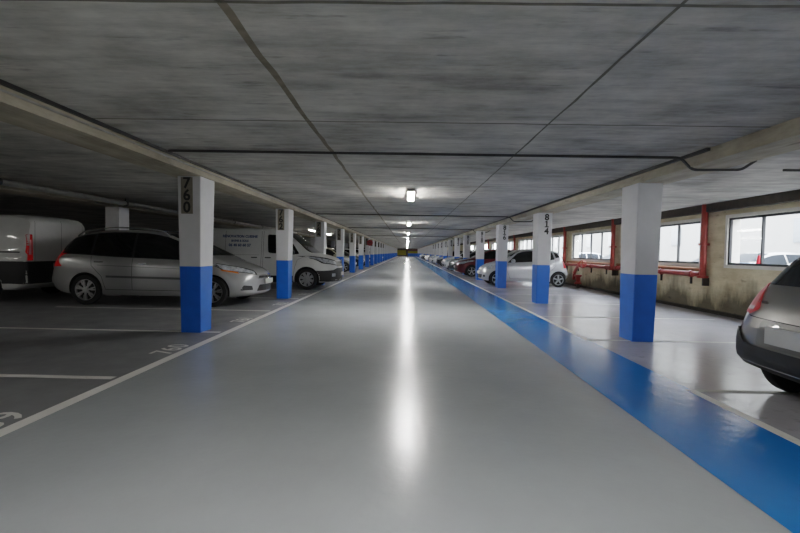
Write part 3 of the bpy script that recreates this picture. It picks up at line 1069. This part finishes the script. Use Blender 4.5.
def mpv(label):
    c = Car(MPV, 'people_carrier', label, 'silver')
    b = c.side_glass(1.02, 4.33, (.75, -.22), .015, .075, M_BLACK, 'window_surround', .004)
    c.side_glass(1.16, 1.62, (.47, .10), .03, .095, name='side_window')
    c.side_glass(1.67, 2.62, (.10, .03), .03, .09)
    c.side_glass(2.67, 3.52, (.03, .03), .03, .09)
    c.side_glass(3.57, 4.24, (.03, -.20), .03, .10)
    c.decal('windscreen', 'F', [(-.70, 1.10), (.70, 1.10), (.52, 1.57), (-.52, 1.57)], M_GLASS, .005, .06)
    c.decal('rear_window', 'B', [(-.66, 1.08), (.66, 1.08), (.52, 1.50), (-.52, 1.50)], M_GLASS, .005, .05)
    c.decal('headlamp', 'F', [(.47, .70), (.84, .80), (.875, .92), (.80, .915), (.60, .84), (.46, .76)], M_LAMP, .006, .02, .03, mirror=True)
    c.decal('headlamp_surround', 'F', [(.42, .68), (.85, .78), (.89, .93), (.80, .935), (.58, .86), (.42, .79)], M_BLACK, .0035, .02, .03, mirror=True)
    c.decal('indicator', 'F', [(.72, .715), (.86, .775), (.87, .81), (.72, .755)], M_ORANGE, .009, .01, .03, mirror=True)
    c.decal('tail_lamp', 'B', [(.70, .80), (.87, .82), (.80, 1.18), (.70, 1.16)], M_TAIL, .006, .02, .04, mirror=True)
    c.decal('grille', 'F', [(-.42, .615), (.42, .615), (.38, .665), (-.38, .665)], M_BLACK, .005, .01, .04)
    c.decal('grille', 'F', [(-.48, .33), (.48, .33), (.40, .47), (-.40, .47)], M_BLACK, .005, .03, .04)
    c.decal('chrome_strip', 'F', [(-.46, .675), (.46, .675), (.45, .69), (-.45, .69)], M_CHROME, .010, .004, .04)
    c.decal('chrome_strip', 'F', [(-.46, .595), (.46, .595), (.45, .607), (-.45, .607)], M_CHROME, .010, .004, .04)
    c.decal('fog_lamp_recess', 'F', [(.56, .36), (.78, .36), (.74, .47), (.58, .45)], M_BLACK, .005, .02, .04, mirror=True)
    c.plate('F', .535)
    c.plate('B', .74)
    chevrons(c, 'F', .66, .06)
    for fr in 'LR':
        c.line('door_seam', fr, [(1.38, .98), (1.36, .62), (1.45, .34)])
        c.line('door_seam', fr, [(2.64, 1.02), (2.64, .34)])
        c.line('door_seam', fr, [(3.54, 1.05), (3.52, .85), (3.30, .62), (3.22, .34)])
        c.line('door_seam', fr, [(1.45, .34), (3.22, .34)])
        c.line('rub_strip', fr, [(1.5, .60), (3.2, .62)], mat('rub strip grey', '#5a5b5c', .4, .3, var=.05), .045, .008, c.root)
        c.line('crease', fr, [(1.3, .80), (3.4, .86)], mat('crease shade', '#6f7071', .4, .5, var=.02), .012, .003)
        sg = 1 if fr == 'L' else -1
        pts = []
        for i in range(14):
            x = 1.95 + i * (4.05 - 1.95) / 13
            pts.append((x, sg * (c.wr(x) - .035), c.zt(x) + (.03 if 0 < i < 13 else -.03)))
        tube('roof_rail', pts, .016, M_CHROME, c.root, 8, .02)
    c.mirrors(1.35, 1.03, c.paint)
    c.handles([(2.42, .90), (3.36, .93)], M_CHROME)
    c.wheels('multi')
    return c.root

# ---- panel van
VAN = dict(L=5.05, W=1.95, bow=(.42, .06), cat='van', arch=1.17,
    top=[(0, .72), (.03, .86), (.12, .98), (.4, 1.09), (.75, 1.17), (.95, 1.26), (1.25, 1.50), (1.6, 1.77), (1.85, 1.89), (2.2, 1.945), (4.7, 1.95), (4.92, 1.92), (5.02, 1.86), (5.05, 1.80)],
    bot=[(0, .30), (.08, .25), (.5, .22), (4.7, .26), (5.05, .38)],
    belt=[(0, .62), (.4, .92), (.9, 1.04), (1.6, 1.07), (5.05, 1.09)],
    w=[(0, .78), (.1, .87), (.3, .93), (.8, .965), (2.2, .975), (4.6, .97), (4.95, .955), (5.05, .93)],
    wr=[(0, .66), (.9, .80), (1.5, .80), (2.0, .82), (4.8, .83), (5.05, .82)],
    wheels=[(.98, .335), (4.08, .335)])

def van(label, lettering=True, name='panel_van'):
    c = Car(VAN, name, label, 'van white')
    c.decal('windscreen', 'F', [(-.80, 1.17), (.80, 1.17), (.70, 1.83), (-.70, 1.83)], M_GLASS, .005, .08)
    # cab door window with a stepped lower edge
    c.decal('side_window', 'L', [(1.22, 1.13), (1.62, 1.10), (2.22, 1.16), (2.25, 1.74), (1.72, 1.72), (1.44, 1.45)], M_GLASS, .006, .06, .06, mirror=True)
    c.decal('headlamp', 'F', [(.50, .80), (.82, .86), (.935, 1.03), (.90, 1.05), (.72, .98), (.52, .90)], M_LAMP, .007, .025, .03, mirror=True)
    c.decal('headlamp_surround', 'F', [(.46, .76), (.86, .84), (.955, 1.05), (.90, 1.08), (.70, 1.02), (.46, .93)], M_BLACK, .004, .025, .03, mirror=True)
    c.decal('grille', 'F', [(-.50, .74), (.50, .74), (.50, .92), (.16, .90), (-.16, .90), (-.50, .92)], M_BLACK, .005, .02, .04)
    c.cover('front_bumper', 'F', [(-.972, .27), (.972, .27), (.965, .60), (.70, .63), (.50, .70), (-.50, .70), (-.70, .63), (-.965, .60)], M_BLACK, .012)
    for sg in (-1, 1):
        c.shell('side_sill', lambda p: 1.3 < p.x < 3.7 and p.z < .37 and sg * p.y > .8, M_BLACK, .01)
    c.cover('rear_bumper', 'B', [(-.96, .40), (.96, .40), (.95, .62), (-.95, .62)], M_BLACK, .012)
    for fr in 'LR':
        c.cover('bumper_corner', fr, [(.30, .27), (.75, .27), (.75, .61), (.30, .61)], M_BLACK, .011, .01)
    c.decal('fog_lamp', 'F', [(.60, .42), (.74, .42), (.74, .52), (.60, .52)], M_LAMP, .02, .03, .04, mirror=True)
    c.decal('tail_lamp', 'B', [(.77, .92), (.905, .92), (.875, 1.50), (.78, 1.50)], M_TAIL, .006, .02, .05, mirror=True)
    c.decal('tail_lamp_lens', 'B', [(.81, 1.05), (.87, 1.05), (.85, 1.38), (.81, 1.38)], M_TAILGLOW, .009, .015, .05, mirror=True)
    c.plate('F', .50); c.plate('B', .80)
    # diamond emblem
    p = c.surf('F', 0, .88)
    bm = bmesh.new()
    dm = [(0, .10), (.065, 0), (0, -.10), (-.065, 0)]
    for i in range(4):
        a, b = dm[i], dm[(i + 1) % 4]
        add_tube(bm, [(0, a[0], a[1]), (0, b[0], b[1])], .014, 6)
    bm_obj('emblem', bm, M_CHROME, c.root, loc=(p.x - .02, 0, .88))
    for fr in 'LR':
        c.line('door_seam', fr, [(1.05, 1.06), (1.28, .95), (1.36, .72), (1.42, .38)])
        c.line('door_seam', fr, [(2.38, 1.86), (2.38, .38)])
        c.line('door_seam', fr, [(2.44, 1.84), (2.44, .38)])
        c.line('door_seam', fr, [(3.60, 1.84), (3.60, .75), (3.52, .38)])
        c.line('slide_rail', fr, [(3.62, 1.10), (4.85, 1.10)], M_BLACK, .03)
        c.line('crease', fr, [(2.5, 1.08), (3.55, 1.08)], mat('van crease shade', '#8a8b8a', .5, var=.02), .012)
    c.line('door_seam', 'B', [(0, 1.84), (0, .60)])
    for yy in (-.73, .73):
        c.line('door_seam', 'B', [(yy * .98, 1.80), (yy, .60)])
    c.mirrors(1.40, 1.14, M_BLACK, .20)
    c.handles([(2.22, 1.00), (2.66, 1.00)], M_BLACK)
    if not lettering:  # plain van: black band over the lower sides and rear
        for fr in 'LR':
            c.cover('lower_black_band', fr, [(1.5, .30), (4.98, .42), (4.98, .90), (1.5, .90)], M_BLACK, .01)
        c.cover('lower_black_band', 'B', [(-.955, .60), (.955, .60), (.95, .90), (-.95, .90)], M_BLACK, .010)
    if lettering:
        for (txt, size, x, z, bd) in (('RÉNOVATION CUISINE', .108, 3.14, 1.66, .005), ('BAINS & SOLS', .09, 3.14, 1.52, .004), ('06 40 60 60 57', .115, 3.14, 1.38, .005)):
            vs, fs = text_mesh(txt, size, bold=bd)
            c.project('lettering', 'L', [(x - v.x, z + v.y) for v in vs], fs, M_TEXTBLUE, .006)
    c.wheels('cover')
    return c.root

# ---- small city hatchback
CITY = dict(L=3.42, W=1.62, bow=(.26, .16), cat='car',
    top=[(0, .56), (.03, .66), (.1, .74), (.3, .84), (.55, .92), (.78, 1.01), (1.1, 1.20), (1.4, 1.36), (1.7, 1.445), (2.1, 1.465), (2.6, 1.44), (2.95, 1.38), (3.12, 1.25), (3.26, .98), (3.36, .78), (3.41, .68), (3.42, .60)],
    bot=[(0, .26), (.08, .22), (.4, .18), (3.0, .20), (3.3, .27), (3.42, .36)],
    belt=[(0, .52), (.3, .72), (.75, .86), (1.4, .90), (2.2, .95), (2.8, 1.03), (3.1, 1.06), (3.3, .85), (3.42, .55)],
    w=[(0, .60), (.08, .70), (.25, .77), (.6, .80), (1.7, .81), (2.7, .81), (3.1, .79), (3.3, .74), (3.42, .66)],
    wr=[(0, .5), (.8, .66), (1.2, .57), (1.7, .55), (2.6, .54), (3.1, .50), (3.42, .48)],
    wheels=[(.60, .285), (2.94, .285)])

def city(label, paint='pale silver', name='city_hatchback'):
    c = Car(CITY, name, label, paint)
    c.side_glass(.98, 1.98, (.42, .02), .03, .085)
    c.side_glass(2.04, 2.78, (.02, -.04), .03, .085)
    c.decal('side_window', 'L', [(2.84, 1.12), (3.0, 1.15), (2.93, 1.30), (2.80, 1.33)], M_GLASS, .007, .02, .04, mirror=True)
    c.decal('windscreen', 'F', [(-.64, 1.02), (.64, 1.02), (.48, 1.39), (-.48, 1.39)], M_GLASS, .005, .05)
    c.decal('rear_window', 'B', [(-.58, .94), (.58, .94), (.46, 1.33), (-.46, 1.33)], M_GLASS, .005, .05)
    c.decal('headlamp', 'F', [(.42, .62), (.68, .62), (.775, .74), (.76, .86), (.66, .85), (.48, .76)], M_LAMP, .006, .03, .03, mirror=True)
    c.decal('tail_lamp', 'B', [(.62, .72), (.755, .74), (.74, 1.02), (.64, 1.02)], M_TAIL, .006, .03, .04, mirror=True)
    c.decal('grille', 'F', [(-.40, .30), (.40, .30), (.46, .44), (-.46, .44)], M_BLACK, .005, .04, .04)
    c.decal('grille', 'F', [(-.24, .59), (.24, .59), (.24, .63), (-.24, .63)], M_BLACK, .005, .01, .04)
    c.decal('fog_lamp', 'F', [(.52, .34), (.62, .34), (.62, .43), (.52, .43)], M_BLACK, .006, .03, .04, mirror=True)
    c.plate('F', .50); c.plate('B', .62)
    for fr in 'LR':
        c.line('door_seam', fr, [(1.0, .88), (.98, .55), (1.08, .30), (2.05, .30)])
        c.line('door_seam', fr, [(2.02, .93), (2.05, .30), (2.45, .32), (2.62, .62), (2.82, .80), (2.82, 1.05)])
    c.mirrors(1.16, .93, c.paint, .13)
    c.handles([(1.86, .80), (2.66, .86)], c.paint)
    c.wheels('five')
    return c.root

# ---- supermini with black rear bumper
SUP = dict(L=3.95, W=1.73, bow=(.34, .13), cat='car',
    top=[(0, .58), (.03, .68), (.12, .77), (.35, .87), (.7, .96), (.95, 1.03), (1.3, 1.22), (1.65, 1.40), (2.0, 1.50), (2.4, 1.525), (2.9, 1.50), (3.3, 1.43), (3.55, 1.30), (3.70, 1.10), (3.79, .99), (3.87, .86), (3.92, .74), (3.95, .66)],
    bot=[(0, .28), (.08, .22), (.4, .19), (3.5, .22), (3.8, .28), (3.95, .34)],
    belt=[(0, .54), (.3, .74), (.9, .90), (1.8, .94), (2.8, .99), (3.4, 1.02), (3.7, .96), (3.85, .78), (3.95, .56)],
    w=[(0, .66), (.08, .76), (.25, .83), (.7, .855), (2.0, .865), (3.0, .865), (3.5, .85), (3.75, .82), (3.88, .80), (3.95, .76)],
    wr=[(0, .55), (.95, .70), (1.4, .62), (2.0, .59), (3.0, .58), (3.5, .55), (3.95, .52)],
    wheels=[(.82, .30), (3.29, .30)])

def supermini(label, paint='grey', name='hatchback', dark_bumper=True):
    c = Car(SUP, name, label, paint)
    c.side_glass(1.12, 2.22, (.50, .02), .03, .09)
    c.side_glass(2.27, 3.06, (.02, .0), .03, .09)
    c.side_glass(3.11, 3.42, (.0, -.06), .05, .11)
    c.decal('windscreen', 'F', [(-.68, 1.05), (.68, 1.05), (.52, 1.45), (-.52, 1.45)], M_GLASS, .005, .05)
    c.decal('rear_window', 'B', [(-.64, 1.02), (.64, 1.02), (.50, 1.40), (-.50, 1.40)], M_GLASS, .005, .06)
    c.decal('headlamp', 'F', [(.44, .64), (.74, .68), (.845, .82), (.83, .88), (.70, .84), (.48, .74)], M_LAMP, .006, .03, .03, mirror=True)
    c.decal('tail_lamp', 'B', [(.50, .81), (.62, .75), (.805, .76), (.83, .92), (.79, 1.04), (.60, 1.0)], M_TAIL, .008, .03, .03, mirror=True)
    c.decal('tail_lamp_lens', 'B', [(.58, .79), (.70, .785), (.71, .82), (.59, .825)], M_TAILGLOW, .012, .015, .03, mirror=True)
    c.decal('grille', 'F', [(-.46, .32), (.46, .32), (.50, .46), (-.50, .46)], M_BLACK, .005, .04, .04)
    c.decal('grille', 'F', [(-.36, .60), (.36, .60), (.36, .65), (-.36, .65)], M_BLACK, .005, .01, .04)
    if dark_bumper:
        c.cover('rear_bumper', 'B', [(-.855, .25), (.855, .25), (.855, .60), (.72, .62), (.60, .50), (-.60, .50), (-.72, .62), (-.855, .60)], M_BLACK, .02)
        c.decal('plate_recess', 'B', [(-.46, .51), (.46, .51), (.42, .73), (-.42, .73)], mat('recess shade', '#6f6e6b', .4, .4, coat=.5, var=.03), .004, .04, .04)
    for (sg) in (-1, 1):
        c.line('tailgate_seam', 'B', [(sg * .66, 1.02), (sg * .64, .74), (sg * .46, .735), (0, .73)])
    c.plate('F', .52)
    c.plate('B', .62, .60, .14)
    chevrons(c, 'B', .90, .075)
    chevrons(c, 'F', .66, .06)
    c.decal('badge', 'B', [(.44, .86), (.56, .86), (.56, .875), (.44, .875)], M_CHROME, .008, .004, .04, mirror=True)
    for fr in 'LR':
        c.line('door_seam', fr, [(1.12, .92), (1.10, .55), (1.2, .31), (2.25, .31)])
        c.line('door_seam', fr, [(2.25, .97), (2.25, .31), (2.8, .33), (2.95, .62), (3.08, .80), (3.08, 1.0)])
    c.mirrors(1.28, .96, c.paint, .14)
    c.handles([(2.08, .84), (2.92, .88)], c.paint)
    c.wheels('five')
    return c.root

def place(root, nose_dir, xn, yc, z=0.0, rz=0.0):
    """nose_dir +1: nose points to +X, xn = world x of the nose."""
    root.location = (xn, yc, z)
    root.rotation_euler = (0, 0, (PI if nose_dir > 0 else 0) + rz)
    return root

R1 = place(mpv('silver people carrier with roof rails, parked nose out behind column 760'), 1, -3.22, 9.30 + .91)
R2 = place(van('white panel van with blue lettering and black bumper, nose out past column 762'), 1, -2.20, 13.93 + .985)
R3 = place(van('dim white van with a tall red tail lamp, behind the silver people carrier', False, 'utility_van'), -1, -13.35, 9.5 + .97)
R4 = place(city('pale silver city hatchback parked between columns 814 and 816, nose to the lane'), -1, 2.90, 17.0 + .81)
R5 = place(supermini('grey hatchback with black rear bumper, cut off at the right edge'), 1, 2.99 + 3.95, 3.37)
sup_src, city_src, mpv_src, van_src = R5, R4, R1, R2

M_GLASS_DULL = mat('matt car glass', '#1b1f23', 0.6, var=0.1, spec=0.1)  # matt dark glass, keeps the sky reflection off the outside cars
def clone(src, paint, label, nose_dir, xn, yc, group, z=0.0, rz=0.0):
    old = {'hatchback': 'grey', 'city_hatchback': 'pale silver', 'people_carrier': 'silver', 'panel_van': 'van white'}[src.name.split('.')[0]]
    c = copy_tree(src, None, {PAINT[old]: PAINT[paint], **({M_GLASS: M_GLASS_DULL} if group == GO else {})})
    for k in ('label', 'group'):
        if k in c: del c[k]
    tag(c, label, src['category'], group)
    return place(c, nose_dir, xn, yc, z, rz)

GR = 'cars parked along the right bays'
GO = 'cars parked outside the windows'
clone(sup_src, 'red', 'dark red hatchback parked nose out beside column 818', -1, 2.62, 24.2, GR)
right = [('dark', 'sup', 27.6, 'dark hatchback just beyond the red one in the right bays'),
         ('white', 'city', 31.9, 'white small hatchback, first white one beyond the dark hatchback'),
         ('white', 'sup', 34.2, 'white hatchback, second white one beyond the dark hatchback'),
         ('dark', 'city', 41.5, 'dark small hatchback among the far right bays'),
         ('pale silver', 'sup', 46.6, 'silver hatchback in the far right bays'),
         ('white', 'city', 52.0, 'small white hatchback in the far right bays'),
         ('dark', 'sup', 56.8, 'dark hatchback far down the right bays'),
         ('white', 'sup', 66.0, 'white hatchback far down the right bays'),
         ('dark', 'city', 76.0, 'small dark car near the far end of the right bays'),
         ('white', 'city', 90.0, 'small white car near the far end of the right bays')]
for p, kind, y, lab in right:
    clone(sup_src if kind == 'sup' else city_src, p, lab, -1, 2.7 + random.uniform(-.15, .08), y, GR)
GL = 'cars parked along the left bays'
left = [('dark', 'sup', 19.6, 'dark hatchback hidden behind the nose of the white van'),
        ('beige', 'city', 27.2, 'pale small hatchback beyond the fourth left column'),
        ('dark', 'sup', 31.9, 'dark hatchback in the far left bays'),
        ('white', 'city', 36.8, 'white small hatchback in the far left bays'),
        ('pale silver', 'sup', 46.3, 'silver hatchback deep in the left bays'),
        ('white', 'sup', 58.0, 'white hatchback deep in the left bays')]
for p, kind, y, lab in left:
    clone(sup_src if kind == 'sup' else city_src, p, lab, 1, -3.15, y, GL)

# ------------------------------------------------------------------ outside
M_ASPH = mat('outside asphalt', '#4c4c4b', 0.8, var=0.08, scale=2)
g = tag(box('ground', WALL_X + WT, 46, -20, 90, -0.3, -0.05, M_ASPH), kind='structure')
M_REND = mat('white render', '#7c7b78', 0.8, var=0.03, scale=1.5)
bld = empty('outside_building', (19, 30, -0.05))
box('building_wall', 0, 4, -50, 60, 0, 9, M_REND, bld)
for y in range(-44, 56, 5):
    bm = bmesh.new(); add_box(bm, -0.06, 0.02, y, y + 1.0, 2.1, 3.3)
    bm_obj('building_window', bm, mat('far pane', '#5b6268', 0.2, var=.1), bld)
tag(bld, 'pale rendered building outside the windows', 'building')
GO = 'cars parked outside the windows'
clone(sup_src, 'grey', 'grey hatchback outside facing the nearest window', -1, 9.3, 14.3, GO, -.05)
clone(sup_src, 'silver', 'silver car standing side-on outside the right part of the nearest window', -1, 10.4, 12.75, GO, -.05, -PI / 2)
clone(city_src, 'silver', 'silver small car outside, seen through the second window', -1, 11.5, 19.0, GO, -.05)
clone(sup_src, 'grey', 'grey car outside, seen through the third window', -1, 9.6, 24.2, GO, -.05)
clone(sup_src, 'pale silver', 'silver car outside, seen through the fourth window', -1, 10.0, 31.0, GO, -.05)
# cone and blue bar on the ledge of the nearest window
o = empty('traffic_cone', (WALL_X + .20, 9.0, SILL + .07))
bm = bmesh.new(); add_lathe(bm, [(0.0, .02), (.06, .02), (.03, .19), (.026, .21), (0, .21)], 20, 'z')
bm_obj('cone_body', bm, mat('cone red', '#c7202a', 0.5, var=.05), o, smooth=True)
box('cone_base', -.075, .075, -.075, .075, 0, .022, mat('cone red', '#c7202a'), o, .006)
bm = bmesh.new(); add_lathe(bm, [(.0265, .20), (.018, .26), (0.0, .26)], 14, 'z')
bm_obj('cone_tip', bm, mat('cone tip dark', '#6a6d72', .5, var=.05), o)
tag(o, 'small red cone standing on the ledge of the nearest window', 'cone')
o = empty('ledge_bar', (WALL_X + .24, 9.2, SILL + .07))
box('bar', -.02, .02, -.08, .36, 0.0, .05, mat('ledge bar blue', '#5c8fb5', .5, var=.05), o, .008)
tag(o, 'pale blue bar lying on the ledge of the nearest window', 'bar')

# ------------------------------------------------------------------ light
wd = bpy.data.worlds.new('overcast sky'); scene.world = wd
wd.use_nodes = True
nt = wd.node_tree
bg = nt.nodes['Background']
tc = nt.nodes.new('ShaderNodeTexCoord'); sep = nt.nodes.new('ShaderNodeSeparateXYZ'); rp = nt.nodes.new('ShaderNodeValToRGB')
nt.links.new(tc.outputs['Generated'], sep.inputs[0]); nt.links.new(sep.outputs['Z'], rp.inputs['Fac'])
rp.color_ramp.elements[0].color = (0.95, 0.96, 1.0, 1); rp.color_ramp.elements[1].color = (0.75, 0.85, 1.0, 1)
nt.links.new(rp.outputs['Color'], bg.inputs['Color'])
bg.inputs['Strength'].default_value = SKY_E

# ------------------------------------------------------------------ camera
F_PX = 441.0
VPX, VPY, ROLL = 7.0, 14.3, 0.018
cd = bpy.data.cameras.new('camera'); cam = bpy.data.objects.new('camera', cd); COL.objects.link(cam)
cd.sensor_fit = 'HORIZONTAL'; cd.sensor_width = 36.0; cd.lens = F_PX / 800 * 36.0
cd.clip_end = 400
Yc = Vector((VPX, VPY, -F_PX)).normalized()
Zc = Vector((math.sin(ROLL), math.cos(ROLL), 0))
Zc = (Zc - Yc * Zc.dot(Yc)).normalized()
Xc = Yc.cross(Zc)
Mw2c = Matrix((Xc, Yc, Zc)).transposed()
R = Mw2c.transposed().to_4x4()
cam.matrix_world = Matrix.Translation((0, 0, CAM_H)) @ R
scene.camera = cam
scene.view_settings.view_transform = VIEW
scene.view_settings.look = LOOK
scene.view_settings.exposure = EXPO
scene.render.film_transparent = False
scene.cycles.max_bounces = 10
scene.cycles.diffuse_bounces = 6
scene.cycles.use_denoising = True
